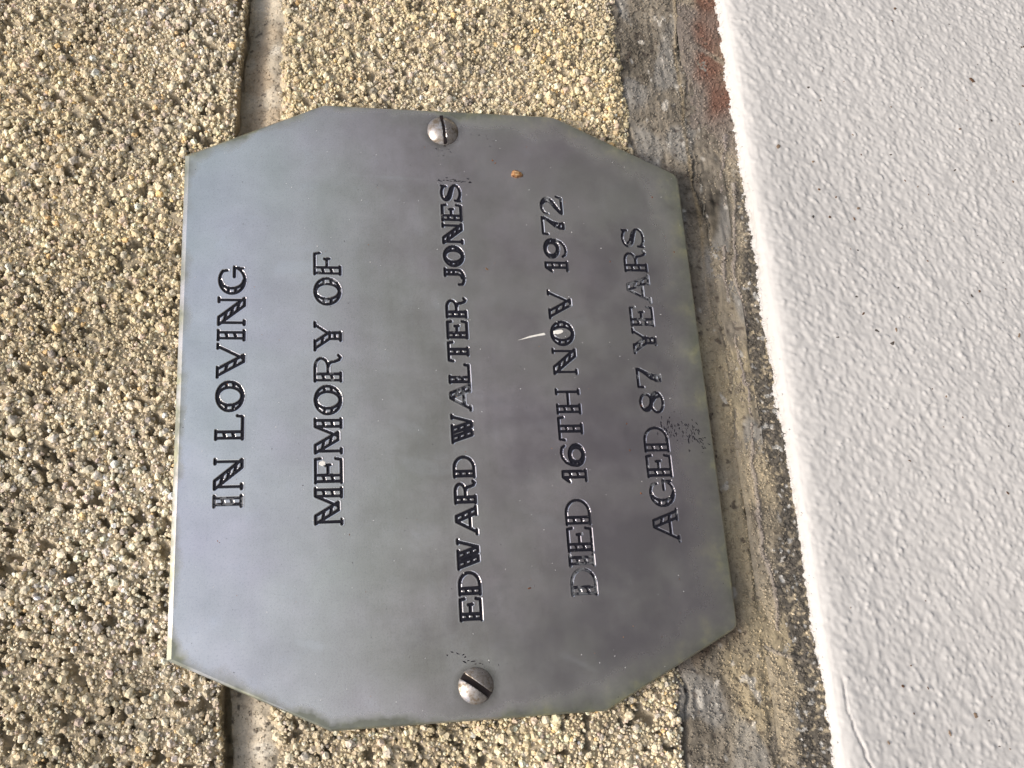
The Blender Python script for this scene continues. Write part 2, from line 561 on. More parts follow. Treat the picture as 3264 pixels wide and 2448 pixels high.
Y -= 0.5 * rr * sstep(0.1, 0.9, G.n(7, 59))
ck = ridge - 1.7 + 0.7 * G.n(4, 60) + 0.25 * G.n(1, 61)
crk2 = sstep(0.40, 0.12, np.abs(G.Z - ck)) * sstep(0.2, 0.8, G.n(5, 62))
Y += 1.5 * crk2
c3 = zb - 5.0 + 1.5 * G.n(12, 63) + 0.3 * G.n(1.2, 64)
Y += 0.7 * sstep(0.3, 0.05, np.abs(G.Z - c3)) * (G.n(8, 65) > 0.5)
Y += 0.9 * sstep(-66, -72, G.Z) * 0.5
Y += 5 * sstep(1.5, 3.5, G.Z - zb)                         # tucks behind the brick
col = np.array((0.205, 0.18, 0.14)) * (1 + 0.16 * G.n(5, 70) + 0.10 * G.n(2, 77) + 0.10 * sm + 0.02 * strk)[..., None]
left = sstep(55, 10, G.X)                                   # yellower sand mortar towards the viewer's left
yel = np.clip(left * sstep(-57.5, -62.5, G.Z + 1.2 * G.n(5, 71)) * (0.65 + 0.45 * G.n(3.5, 72)), 0, 1)
col = mixc(col, (0.42, 0.35, 0.225), 0.8 * yel)
gryz = sstep(0.5, 1.3, G.n(5, 73, 2.5)) * 0.7
col = mixc(col, (0.27, 0.26, 0.235), gryz)
col = mixc(col, (0.56, 0.53, 0.46), 0.7 * sstep(1.5, 2.1, G.n(0.9, 74, 0.6)))
col = mixc(col, (0.38, 0.30, 0.18), 0.5 * rr * sstep(0.0, 0.6, G.X / 100))
col = mixc(col, (0.07, 0.055, 0.045), 0.7 * sstep(1.45, 1.9, G.n(0.4, 75)))
col = mixc(col, (0.12, 0.085, 0.06), 0.55 * sstep(-5.0, -0.5, plaque_depth(G.X, G.Z)) * sstep(-0.8, 0.6, G.n(1.5, 76)))  # brown edge dirt that also paints the plaque's contact shadow into the mortar
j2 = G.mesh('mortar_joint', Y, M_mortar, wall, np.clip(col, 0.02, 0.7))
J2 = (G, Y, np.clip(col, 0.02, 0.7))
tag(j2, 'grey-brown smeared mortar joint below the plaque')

# --- the top of the next brick, stained: reddish at the right, yellow and lichen-black at the left
G = Grid(X0, X1, -88, -70.5, 0.3)
zend = pchip([-112, -90, -66, -37, 20, 61, 86, 118, 146], [-71, -71, -72, -71.2, -71, -70.5, -70.6, -72.4, -72.6])(G.X)
sm = G.n(0.42, 80)
Y = 4.6 + 0.3 * G.n(6, 81) + 0.06 * sm + 0.07 * G.n(1.1, 82)
vein = np.full(G.X.shape, 1e3)
for zz, xx0, xx1, sd_ in ((-76.0, -60, 75, 83), (-78.5, 15, 60, 84)):
    vz = zz + 1.6 * G.n(9, sd_) + 0.3 * G.n(1.3, sd_ + 10)
    vein = np.minimum(vein, np.abs(G.Z - vz) + 10 * ((G.X < xx0) | (G.X > xx1)))
vx = -66.5 + 0.12 * (G.Z + 78) * 3 + 0.5 * G.n(3, 85)
vein2 = np.abs(G.X - vx)
Y -= 0.35 * sstep(0.7, 0.1, vein) + 0.5 * sstep(0.9, 0.2, vein2)
col = np.array((0.33, 0.285, 0.21)) * (1 + 0.10 * G.n(4, 86) + 0.10 * sm)[..., None]
col = mixc(col, (0.47, 0.395, 0.265), 0.6 * sstep(60, 0, G.X) * sstep(-0.5, 0.9, G.n(5, 87)))
col = mixc(col, (0.21, 0.18, 0.155), 0.85 * sstep(55, 80, G.X) * sstep(-0.6, 0.6, G.n(5, 88)))
red = sstep(76, 88, G.X + 3 * G.n(5, 89)) * sstep(-74.0, -78.5, G.Z + 0.8 * G.n(3, 90))
red *= 1 - 0.75 * sstep(1.6, 0.4, np.abs(G.X - 101 - 0.6 * (G.Z + 80)))
col = mixc(col, (0.19, 0.10, 0.07), 0.9 * np.clip(red * (0.85 + 0.25 * G.n(2, 91)), 0, 1))
col = mixc(col, (0.25, 0.22, 0.21), 0.55 * sstep(0.9, 0.2, vein))
col = mixc(col, (0.28, 0.25, 0.21), 0.7 * sstep(0.9, 0.3, vein2))
# black lichen grains against the white paint
lim = -80.3 + 1.0 * G.n(8, 92) + 3.4 * sstep(30, -50, G.X) + 0.6 * G.n(2, 93)
lich = sstep(1.4, -1.0, G.Z - lim) * sstep(72, 52, G.X + 4 * G.n(6, 94))
spk = G.n(0.30, 95)
lm_ = np.clip(lich * sstep(-0.75, 0.15, spk + 1.1 * (lich - 0.55)), 0, 1)
col = mixc(col, (0.085, 0.078, 0.068), 0.9 * lm_)
col = mixc(col, (0.50, 0.49, 0.45), 0.8 * lich * sstep(1.25, 1.6, G.n(0.36, 97)))
col = mixc(col, (0.09, 0.075, 0.06), 0.7 * sstep(1.5, 1.9, G.n(0.36, 96)) * (1 - lich))
Y -= 0.12 * lich * np.maximum(spk, -0.5)
b3 = G.mesh('brick', Y, M_mortar, wall, np.clip(col, 0.02, 0.7))
tag(b3, 'stained brick strip showing between the lower mortar joint and the white paint')



def crumbs(parent, G, Y, col, n, seed, r0, r1, ok, vary=0.22, sink=0.25):
    """sand standing out of a mortar face, coloured like the face around it"""
    g = np.random.default_rng(seed)
    x, z = g.uniform(-100, 136, n), g.uniform(G.zs[0], G.zs[-1], n)
    k = ok(x, z) & (plaque_depth(x, z) < 5)
    x, z = x[k], z[k]
    r = r0 + (r1 - r0) * g.uniform(0, 1, len(x)) ** 2.2
    y = G.at(Y, x, z) - sink * r
    c = np.clip(G.at(col, x, z) * g.uniform(1 - vary, 1 + vary * 1.25, (len(x), 1)), 0.02, 0.75)
    V, F, cc = scatter(ICO1, x, y, z, r, c, g, 0.6)
    tag(np_mesh('sand_grains', V, F, M_grain, parent, cc, False), kind='stuff')


crumbs(b3, G, Y, np.clip(col, 0.02, 0.7), 14500, 401, 0.13, 0.40, lambda x, z: (z < -71.5) & (z > -85.5), 0.3)
crumbs(j2, J2[0], J2[1], J2[2], 20000, 402, 0.13, 0.40, lambda x, z: (z > -71.5) & (z < e2b(x) + 0.5))
crumbs(j1, J1[0], J1[1], J1[2], 9000, 403, 0.10, 0.30, lambda x, z: (z < e1(x) - 1.2) & (z > e2t(x) - 0.5))

# ------------------------------------------------------------------ white painted render below
G = Grid(X0, X1, -202, -82.0, 0.35)
S = -82.0 - G.Z                                           # arc distance from the back of the top edge (mm)
prof_s = np.array([0, 2.0, 4.5, 6.4, 7.6, 8.8, 10.2, 12.5, 130])
prof_y = np.array([6.5, 5.0, 3.4, 2.2, 1.5, 1.0, 0.65, 0.45, 0.4])
prof_z = np.array([-83.2, -83.4, -83.8, -84.4, -85.1, -86.1, -87.6, -90.2, -207])
Yb = np.interp(S, prof_s, prof_y)
Zb = np.interp(S, prof_s, prof_z)
ph = R_(27)                                               # brush and roller marks lean a little off the course line
tex = 0.036 * G.n(1.2, 300, 0.5, ph) + 0.040 * G.n(0.48, 301, 0.35, ph) + 0.040 * G.n(0.36, 315) + 0.03 * G.n(1.8, 304) + 0.4 * G.n(24, 303)
gx_ = np.random.default_rng(5)
bl = np.zeros(G.X.shape)
npt = 15000
bx_, bz_ = gx_.uniform(X0, X1 + 4, npt), -90 - 116 * gx_.uniform(0, 1, npt) ** 0.7
br, bh = gx_.uniform(0.26, 0.55, npt), 0.07 + 0.30 * gx_.uniform(0, 1, npt) ** 2
for x, z, r, h in zip(bx_, bz_, br, bh):                   # paint nodules
    i0, i1 = np.searchsorted(G.xs, (x - 2.2 * r, x + 2.2 * r))
    k0, k1 = np.searchsorted(G.zs, (z - 2.2 * r, z + 2.2 * r))
    if i1 <= i0 or k1 <= k0: continue
    d2 = ((G.X[i0:i1, k0:k1] - x) ** 2 + (G.Z[i0:i1, k0:k1] - z) ** 2) / (r * r)
    bl[i0:i1, k0:k1] = np.maximum(bl[i0:i1, k0:k1], h * np.exp(-1.2 * d2))
amp = sstep(3.0, 11.0, S) * 0.85 + 0.15
zcr = -91.0 + (G.X + 66) * 0.135 + 0.35 * G.n(3, 305)      # hairline crack near the left end
zcr = zcr + 0.25 * G.n(0.9, 313)
cr_ = 0.6 * sstep(0.36, 0.12, np.abs(G.Z - zcr)) * sstep(-69, -74, G.X) * sstep(-1.0, 0.1, G.n(1.8, 314))
jag = 0.16 * gn(G.nx, 8, 0.33 / G.step, 0.01, 306)[:, :1] + 0.20 * gn(G.nx, 8, 1.1 / G.step, 0.01, 307)[:, :1] + 0.28 * gn(G.nx, 8, 5 / G.step, 0.01, 308)[:, :1]
fade = sstep(8, 2, S)
Y = Yb - tex * amp - bl * amp + 0.7 * cr_
Zz = Zb + (0.7 * jag + 0.16 * G.n(0.45, 309) + 0.12 * G.n(1.0, 312)) * fade
col = np.array((0.55, 0.538, 0.508)) * (1 + 0.012 * G.n(18, 310) + 0.010 * G.n(3, 311))[..., None]
col = mixc(col, (0.55, 0.50, 0.45), 0.5 * cr_)
plinth = G.mesh('painted_plinth', Y, M_paint, None, np.clip(col, 0, 0.85), Z=Zz)
tag(plinth, 'white painted bumpy masonry plinth running below the brick wall', 'plinth')


def flakes(name, items, parent, mat, seed, thick=0.02, yface=0.0, kind=None, label=None):
    """small raised specks: (x, z, length, width, angle deg, colour) in mm on the face y = yface(x,z)"""
    g = np.random.default_rng(seed)
    Vs, Fs, Cs = [], [], []
    off = 0
    for (x, z, l, w_, a, c) in items:
        k = 9
        th = np.arange(k) / k * 2 * math.pi
        rr_ = 1 + g.uniform(-0.38, 0.3, k)
        u, v = np.cos(th) * rr_ * l / 2, np.sin(th) * rr_ * w_ / 2
        ca, sa = math.cos(R_(a)), math.sin(R_(a))
        xx, zz = x + u * ca - v * sa, z + u * sa + v * ca
        y0 = yface(x, z) if callable(yface) else yface
        hi = max(thick, min(l, w_) * 0.18)
        ring = np.stack([xx, np.full(k, y0 + 0.06), zz], -1)
        mid = np.stack([x + (xx - x) * 0.72, np.full(k, y0 - hi * 0.7), z + (zz - z) * 0.72], -1)
        top = np.array([[x, y0 - hi, z]])
        Vs.append(np.concatenate([ring, mid, top]))
        for i in range(k):
            j = (i + 1) % k
            Fs += [(off + i, off + j, off + k + j), (off + i, off + k + j, off + k + i), (off + k + i, off + k + j, off + 2 * k)]
        Cs.append(np.tile(np.array(c), (2 * k + 1, 1)))
        off += 2 * k + 1
    V = np.concatenate(Vs) * MM
    V[:, 2] += Z0
    o = np_mesh(name, V, np.array(Fs), mat, parent, np.concatenate(Cs), False)
    if kind: tag(o, kind=kind)
    if label: o['label'] = label
    return o


YG, GG = Y.copy(), G
# crumbs of paint-covered grit along the ragged top edge
g = np.random.default_rng(61)
n = 2600
cx = g.uniform(-100, 136, n)
cs = np.clip(g.exponential(1.0, n), 0, 6) + 0.8
kx = np.clip(np.round((cx - G.xs[0]) / G.step).astype(int), 0, G.nx - 1)
kz = np.clip(np.round((-82.0 - cs - G.zs[0]) / G.step).astype(int), 0, G.nz - 1)
cV, cF, cC = scatter(ICO1, cx, Y[kx, kz], Zz[kx, kz] + 0.05, g.uniform(0.12, 0.36, n), np.tile(np.array((0.60, 0.58, 0.55)), (n, 1)), g, 0.6)
tag(np_mesh('paint_crumbs', cV, cF, M_paint, plinth, cC, False), kind='stuff')
it = []
DK = [(0.11, 0.065, 0.04), (0.15, 0.085, 0.045), (0.09, 0.08, 0.07), (0.22, 0.16, 0.11)]
for i in range(190):
    x, z = random.uniform(-95, 135), -92 - 105 * random.random() ** 0.8
    s_ = min(1.5, random.lognormvariate(math.log(0.68), 0.42))
    it.append((x, z, s_ * random.uniform(0.9, 1.6), s_ * 0.75, random.uniform(0, 180), random.choice(DK)))
flakes('dirt_specks', it, plinth, M_speck, 41, 0.08, lambda x, z: float(GG.at(YG, np.array([x]), np.array([z]))[0]) - 0.02, kind='stuff')

# ------------------------------------------------------------------ the plaque
plaque = empty('memorial_plaque', (0, 0.002, Z0))
tag(plaque, 'grey metal memorial plaque with cut corners and engraved black lettering', 'plaque')


# --- engraved alphabet: strokes in cap heights; w is the width of the letter. Thick strokes are two lines with rungs.
def arc(cx, cy, rx, ry, a0, a1, n=14):
    return [(cx + rx * math.cos(R_(a0 + (a1 - a0) * i / n)), cy + ry * math.sin(R_(a0 + (a1 - a0) * i / n))) for i in range(n + 1)]


TH = 0.25       # distance between the two lines of a thick stroke


def bar(p, q, off, rungs=2, ends=True):
    """thick stroke from p to q, its second line moved by off=(dx,dy)"""
    p2, q2 = (p[0] + off[0], p[1] + off[1]), (q[0] + off[0], q[1] + off[1])
    out = [[p, q], [p2, q2]]
    for k in range(1, rungs + 1):
        u = k / (rungs + 1)
        out.append([(p[0] + (q[0] - p[0]) * (u - 0.03), p[1] + (q[1] - p[1]) * (u - 0.03)),
                    (p2[0] + (q2[0] - p2[0]) * (u + 0.05), p2[1] + (q2[1] - p2[1]) * (u + 0.05))])
    if ends: out += [[p, p2], [q, q2]]
    return out


def stem(x, s=0.07, top=True, bot=True):
    o = bar((x, 0), (x, 1), (TH, 0))
    if top: o.append([(x - s, 1), (x + TH + s, 1)])
    if bot: o.append([(x - s, 0), (x + TH + s, 0)])
    return o


def ser(x, y, s=0.09):
    return [(x - s, y), (x + s, y)]


def glyph(ch, w):
    e = 0.09
    if ch == 'I':
        a = (w - TH) / 2
        return bar((a, 0), (a, 1), (TH, 0)) + [[(0, 0), (w, 0)], [(0, 1), (w, 1)]]
    if ch == 'N':
        return [[(e, 0), (e, 1)], ser(e, 0), [(w - e, 0), (w - e, 1)], ser(w - e, 1)] + bar((0.0, 1), (w - e - TH, 0.0), (TH + 0.07, 0), 3)
    if ch == 'L':
        return stem(0.05, 0.05) + [[(0.05, 0), (w - 0.03, 0), (w, 0.2)]]
    if ch in 'O':
        o = [arc(w / 2, 0.5, w / 2, 0.5, 0, 360, 30), arc(w / 2, 0.5, w / 2 - TH * 0.92, 0.46, 0, 360, 26)]
        for sx in (-1, 1):
            for y in (0.36, 0.64):
                k = math.sqrt(1 - ((y - 0.5) / 0.5) ** 2)
                ki = math.sqrt(1 - ((y - 0.5) / 0.46) ** 2)
                o.append([(w / 2 + sx * k * w / 2, y + 0.02), (w / 2 + sx * ki * (w / 2 - TH * 0.92), y - 0.02)])
        return o
    if ch == 'V':
        return bar((0.07, 1), (w * 0.5 - 0.04, 0.0), (TH + 0.03, 0)) + [[(0, 1), (TH + 0.17, 1)], [(w * 0.5 + 0.1, 0), (w - 0.09, 1)], [(w - 0.18, 1), (w, 1)]]
    if ch == 'W':
        k = w * 0.26
        return (bar((0.05, 1), (k, 0), (TH, 0)) + bar((0.05 + w * 0.31, 1), (k + w * 0.31, 0), (TH, 0)) +
                [[(0, 1), (w * 0.62, 1)], [(k + TH, 0), (k + w * 0.2, 0.42)], [(k + w * 0.31 + TH, 0), (w - 0.09, 1)], ser(w - 0.09, 1)])
    if ch == 'G':
        o = [arc(w / 2, 0.5, w / 2, 0.5, 48, 335, 26), [(w * 0.835, 0.87), (w * 0.86, 0.70)],
             arc(w / 2 + 0.02, 0.5, w / 2 - TH * 0.85, 0.46, 95, 265, 14), [(w * 0.62, 0.42), (w, 0.42)], [(w * 0.955, 0.42), (w * 0.955, 0.08)]]
        for y in (0.36, 0.64):
            k = math.sqrt(1 - ((y - 0.5) / 0.5) ** 2)
            o.append([(w / 2 - k * w / 2, y), (w / 2 - k * (w / 2 - TH * 0.9), y)])
        return o
    if ch == 'M':
        xr = w - TH - 0.06
        return ([[(e, 0), (e, 1)], ser(e, 0)] + bar((0.02, 1), (w * 0.40 - 0.02, 0.12), (TH + 0.06, 0), 2) +
                [[(w * 0.40 + 0.14, 0.12), (xr, 1)]] + bar((xr, 0), (xr, 1), (TH, 0)) + [[(xr - 0.05, 0), (w, 0)], [(xr, 1), (w, 1)]])
    if ch in 'EF':
        o = stem(0.05, 0.05, top=True, bot=(ch == 'F')) + [[(0.05, 1), (w - 0.04, 1), (w, 0.80)], [(0.05 + TH, 0.52), (w * 0.72, 0.52)], [(w * 0.72, 0.61), (w * 0.74, 0.42)]]
        if ch == 'E': o += [[(0.0, 0), (w - 0.04, 0), (w, 0.22)]]
        return o
    if ch == 'R':
        rx = w * 0.36
        return stem(0.05, 0.05) + [[(0.05, 1), (w * 0.52, 1)] + arc(w * 0.52, 0.745, rx, 0.255, 90, -90, 12) + [(0.05 + TH, 0.49)],
                                   [(w * 0.55, 0.49)] + arc(w * 0.62, 0.24, w * 0.13, 0.22, 80, 0, 5) + [(w * 0.82, 0.06), (w * 0.93, 0.0), (w, 0.08)]]
    if ch == 'D':
        return stem(0.05, 0.05) + [[(0.05, 1), (w * 0.45, 1)] + arc(w * 0.45, 0.5, w * 0.55, 0.5, 90, -90, 16) + [(0.05, 0)]]
    if ch == 'Y':
        xm = w * 0.46
        return (bar((0.07, 1), (xm - 0.06, 0.42), (TH + 0.03, 0), 1) + bar((xm - 0.06, 0), (xm - 0.06, 0.42), (TH, 0), 1) +
                [[(0, 1), (TH + 0.16, 1)], [(xm + 0.13, 0.42), (w - 0.1, 1)], [(w - 0.19, 1), (w, 1)], [(xm - 0.14, 0), (xm + 0.22, 0)]])
    if ch == 'A':
        return ([[(0.1, 0), (w * 0.46, 1)], ser(0.1, 0, 0.1), [(w * 0.25, 0.32), (w * 0.66, 0.32)]] +
                bar((w * 0.46, 1), (w - TH - 0.1, 0), (TH + 0.02, 0)) + [[(w - TH - 0.17, 0), (w, 0)]])
    if ch == 'T':
        a = (w - TH) / 2
        return bar((a, 0), (a, 1), (TH, 0)) + [[(a - 0.08, 0), (a + TH + 0.08, 0)], [(0, 0.79), (0.04, 1), (w - 0.04, 1), (w, 0.79)]]
    if ch == 'J':
        x = w - TH - 0.08
        return (bar((x, 0.28), (x, 1), (TH, 0), 2, False) + [[(x - 0.09, 1), (w, 1)],
                [(x + TH, 0.3)] + arc(w * 0.42, 0.3, w - 0.08 - w * 0.42, 0.3, 0, -140, 12) + [(0.04, 0.14), (0.03, 0.28)],
                arc(w * 0.42, 0.32, x - w * 0.42, 0.22, 0, -90, 8)])
    if ch == 'S':
        up = arc(w * 0.5, 0.745, w * 0.44, 0.255, 25, 185, 14)
        sp = [(w * 0.10, 0.64), (w * 0.26, 0.53), (w * 0.62, 0.44), (w * 0.90, 0.36)]
        lo = arc(w * 0.5, 0.26, w * 0.47, 0.26, 15, -155, 14)
        return [up + sp + lo, [(w * 0.92, 0.98), (w * 0.90, 0.76)], [(w * 0.03, 0.02), (w * 0.06, 0.27)],
                [(w * 0.22, 0.76), (w * 0.34, 0.64), (w * 0.78, 0.50), (w * 0.96, 0.34)],
                [(w * 0.40, 0.50), (w * 0.46, 0.60)], [(w * 0.62, 0.44), (w * 0.68, 0.53)]]
    if ch == 'H':
        return stem(0.07, 0.07) + [[(w - 0.1, 0), (w - 0.1, 1)], ser(w - 0.1, 0, 0.1), ser(w - 0.1, 1, 0.1), [(0.07 + TH, 0.5), (w - 0.1, 0.5)]]
    if ch == '1':
        a = w * 0.46
        return bar((a, 0), (a, 1), (TH, 0)) + [[(0.05, 0.72), (0.1, 0.80), (a, 1)], [(a - 0.17, 0), (w, 0)], [(0.05, 0.72), (a, 0.82)]]
    if ch in '69':
        o = [arc(w * 0.52, 0.33, w * 0.46, 0.33, 0, 360, 24), arc(w * 0.54, 0.33, w * 0.30, 0.27, 0, 360, 20),
             [(w * 0.06, 0.36), (w * 0.09, 0.58), (w * 0.20, 0.80), (w * 0.40, 0.95), (w * 0.62, 1.0), (w * 0.84, 0.95), (w * 0.92, 0.84)],
             [(w * 0.30, 0.60), (w * 0.24, 0.48)], [(w * 0.08, 0.42), (w * 0.25, 0.36)], [(w * 0.10, 0.22), (w * 0.26, 0.26)]]
        if ch == '9': o = [[(w - x, 1 - y) for x, y in l] for l in o]
        return o
    if ch == '7':
        return [[(0.02, 0.78), (0.04, 1), (w, 1), (w * 0.80, 0.72), (w * 0.50, 0.42), (w * 0.36, 0.15), (w * 0.34, 0)],
                [(w * 0.34, 0), (w * 0.66, 0)], [(w * 0.66, 0), (w * 0.64, 0.22), (w * 0.74, 0.52), (w, 0.92)], [(w * 0.36, 0.2), (w * 0.64, 0.17)], [(w * 0.47, 0.40), (w * 0.68, 0.36)]]
    if ch == '2':
        return [[(w * 0.04, 0.70)] + arc(w * 0.48, 0.70, w * 0.44, 0.30, 165, -30, 14) + [(w * 0.60, 0.36), (w * 0.22, 0.14), (w * 0.05, 0.02), (w * 0.92, 0.02), (w, 0.24)],
                arc(w * 0.48, 0.70, w * 0.26, 0.25, 60, -40, 8) + [(w * 0.42, 0.36), (w * 0.1, 0.10)], [(w * 0.72, 0.76), (w * 0.92, 0.74)], [(w * 0.62, 0.5), (w * 0.76, 0.45)]]
    if ch == '8':
        return [arc(w * 0.5, 0.745, w * 0.40, 0.255, 0, 360, 20), arc(w * 0.5, 0.27, w * 0.48, 0.27, 0, 360, 22),
                [(w * 0.17, 0.80), (w * 0.30, 0.62), (w * 0.66, 0.44), (w * 0.88, 0.28)], [(w * 0.12, 0.66), (w * 0.5, 0.48), (w * 0.74, 0.30), (w * 0.80, 0.12)]]
    return []


LINES = [
    (0.335, [('I', -27.61, 48.07, 3.05, 6.38, .62), ('N', -23.72, 48.07, 7.34, 6.38, .25), ('L', -12.51, 48.06, 6.1, 6.38, .12), ('O', -5.89, 48.06, 7.49, 6.37, .15), ('V', 1.97, 48.06, 8.65, 6.37, .12), ('I', 11.0, 48.05, 3.01, 6.37, .08), ('N', 14.78, 48.05, 7.36, 6.36, .12), ('G', 22.54, 48.05, 7.44, 6.36, .12)]),
    (0.325, [('M', -32.18, 26.54, 8.74, 6.33, .15), ('E', -22.86, 26.46, 6.2, 6.37, .2), ('M', -16.08, 26.4, 8.69, 6.41, .15), ('O', -6.87, 26.33, 7.31, 6.46, .3), ('R', 0.98, 26.27, 7.0, 6.5, .3), ('Y', 8.61, 26.2, 7.62, 6.53, .22), ('O', 20.14, 26.11, 7.29, 6.59, .35), ('F', 27.83, 26.05, 6.19, 6.63, .3)]),
    (0.365, [('E', -54.43, -3.45, 5.37, 5.23, .05), ('D', -48.86, -3.48, 5.52, 5.24, .08), ('W', -43.2, -3.52, 7.24, 5.25, .08), ('A', -35.47, -3.57, 7.03, 5.26, .08), ('R', -28.36, -3.61, 5.77, 5.28, .08), ('D', -22.3, -3.65, 5.41, 5.29, .08), ('W', -14.11, -3.7, 7.37, 5.31, .08), ('A', -6.36, -3.75, 7.29, 5.32, .66), ('L', 0.46, -3.79, 5.2, 5.33, .4), ('T', 5.9, -3.83, 5.51, 5.34, .1), ('E', 11.73, -3.86, 5.02, 5.35, .15), ('R', 17.08, -3.9, 5.67, 5.36, .2), ('J', 25.57, -3.95, 5.12, 5.38, .08), ('O', 30.69, -3.98, 5.96, 5.39, .05), ('N', 36.82, -4.02, 6.05, 5.4, .1), ('E', 43.04, -4.06, 5.08, 5.41, .1), ('S', 48.39, -4.1, 5.42, 5.42, .05)]),
    (0.335, [('D', -50.11, -30.14, 6.36, 6.26, .7), ('I', -43.54, -30.16, 3.01, 6.25, .5), ('E', -40.31, -30.16, 6.02, 6.24, .2), ('D', -34.08, -30.18, 6.34, 6.23, .12), ('1', -24.37, -30.2, 3.77, 6.22, .1), ('6', -20.52, -30.2, 6.27, 6.21, .08), ('T', -13.95, -30.22, 6.3, 6.2, .1), ('H', -7.34, -30.23, 6.64, 6.19, .15), ('N', 2.67, -30.25, 7.06, 6.18, .15), ('O', 10.14, -30.26, 6.7, 6.17, .2), ('V', 17.17, -30.28, 8.0, 6.15, .15), ('1', 29.45, -30.3, 3.63, 6.14, .1), ('9', 33.42, -30.31, 6.21, 6.13, .35), ('7', 39.99, -30.32, 5.51, 6.12, .35), ('2', 45.58, -30.33, 5.85, 6.11, .5)]),
    (0.33, [('A', -38.86, -51.5, 8.27, 6.53, .3), ('G', -30.37, -51.48, 6.92, 6.5, .45), ('E', -23.3, -51.45, 5.87, 6.47, .3), ('D', -17.12, -51.43, 6.52, 6.44, .35), ('8', -7.41, -51.4, 5.95, 6.4, .35), ('7', -0.97, -51.38, 5.56, 6.38, .4), ('Y', 8.05, -51.35, 7.12, 6.34, .45), ('E', 15.34, -51.33, 5.7, 6.31, .5), ('A', 21.64, -51.31, 8.05, 6.28, .6), ('R', 30.22, -51.28, 6.35, 6.25, .35), ('S', 36.92, -51.26, 6.0, 6.22, .35)]),
]


def seg_dist(X, Z, polys):
    """distance to a set of poly-lines"""
    D = np.full(X.shape, 9.0)
    for pl in polys:
        for (x0, z0), (x1, z1) in zip(pl[:-1], pl[1:]):
            dx, dz = x1 - x0, z1 - z0
            L2 = dx * dx + dz * dz + 1e-12
            t = np.clip(((X - x0) * dx + (Z - z0) * dz) / L2, 0, 1)
            D = np.minimum(D, np.hypot(X - x0 - t * dx, Z - z0 - t * dz))
    return D


ST = 0.12
plateV, plateF = [], []
smoothF = []
voff = 0
holes = []
for rw, letters in LINES:
    xs0 = letters[0][1] - 1.2
    xs1 = letters[-1][1] + letters[-1][3] + 1.2
    zs0 = min(l[2] for l in letters) - 1.1
    zs1 = max(l[2] + l[4] for l in letters) + 1.1
    G = Grid(xs0, xs1, zs0, zs1, ST)
    D = np.full(G.X.shape, 9.0)
    ID = np.full(G.X.shape, -1)
    for k, (ch, x, z, w_, h, wear) in enumerate(letters):
        r = rw                                            # half width of the cutter's groove
        hh, ww = h - 2 * r, w_ - 2 * r
        wob = random.uniform(-0.006, 0.006)
        polys = [[(x + r + px * hh + wob * py * hh, z + r + py * hh) for px, py in pl] for pl in glyph(ch, ww / hh)]
        i0, i1 = np.searchsorted(G.xs, (x - 1.0, x + w_ + 1.0))
        d = seg_dist(G.X[i0:i1], G.Z[i0:i1], polys) - r
        sub = D[i0:i1]
        m = d < sub
        ID[i0:i1][m] = k
        D[i0:i1] = np.minimum(sub, d)
    Y = 0.22 * sstep(0.06, -0.16, D) - 0.014 * sstep(0.0, 0.10, D) * sstep(0.34, 0.14, D)
    edge_ = np.zeros(D.shape, bool)
    edge_[[0, -1], :] = True
    edge_[:, [0, -1]] = True
    Y[edge_] = 0
    V = np.stack([G.X * MM, Y * MM, G.Z * MM + Z0], -1).reshape(-1, 3)
    F = G.faces()
    Df = D.ravel()[F].mean(1)
    idf = ID.ravel()[F[:, 0]]
    cut = Df < 0.0
    # a letter is the groove itself, cut as its own piece
    for k, (ch, x, z, w_, h, wear) in enumerate(letters):
        f = F[cut & (idf == k)]
        if len(f) == 0: continue
        u, inv = np.unique(f, return_inverse=True)
        lo = np_mesh('digit' if ch.isdigit() else 'letter', V[u], inv.reshape(-1, 4), M_letter, plaque, None, True)
        lo['wear'] = wear
    f = F[~cut]
    u, inv = np.unique(f, return_inverse=True)
    plateV.append(V[u]); plateF += [tuple(q) for q in (inv.reshape(-1, 4) + voff)]
    smoothF += [True] * len(f)
    voff += len(u)
    holes.append((G.xs[0], G.xs[-1], G.zs[0], G.zs[-1]))


# --- rest of the plate face, bevelled border, sides and back
def octagon(ins_top, ins):
    hw, ht, hb = PW - ins, PH - ins_top, -PH + ins
    k = 0.45 * ins
    return [(hw - PA + k, ht), (hw, PH - PB), (hw, -PH + PB), (hw - PA + k, hb), (-hw + PA - k, hb), (-hw, -PH + PB), (-hw, PH - PB), (-hw + PA - k, ht)]


def soften(poly, r, which):
    """round off some corners by r mm"""
    out = []
    n = len(poly)
    for i in range(n):
        p = Vector(poly[i])
        if i not in which:
            out.append(tuple(p)); continue
        a = (Vector(poly[i - 1]) - p).normalized()
        b = (Vector(poly[(i + 1) % n]) - p).normalized()
        for t in (0.0, 0.25, 0.5, 0.75, 1.0):
            out.append(tuple(p + a * r * (1 - t) ** 2 + b * r * t ** 2))
    return out


RND = {2: 2, 3: 1}
face = soften(octagon(0.95, 0.40), 1.6, (2, 3, 4))
outer = soften(octagon(0.0, 0.0), 1.6, (2, 3, 4))
pts = [Vector(p) for p in face]
nf = len(pts)
edges = [(i, (i + 1) % nf) for i in range(nf)]
for (a, b, c, d) in holes:
    o = len(pts)
    pts += [Vector((a, c)), Vector((b, c)), Vector((b, d)), Vector((a, d))]
    edges += [(o, o + 1), (o + 1, o + 2), (o + 2, o + 3), (o + 3, o)]
cv, ce, cf, *_ = delaunay_2d_cdt(pts, edges, [], 0, 1e-5)
V = np.array([(p.x * MM, 0, p.y * MM + Z0) for p in cv])
poly = np.array([tuple(p) for p in face])


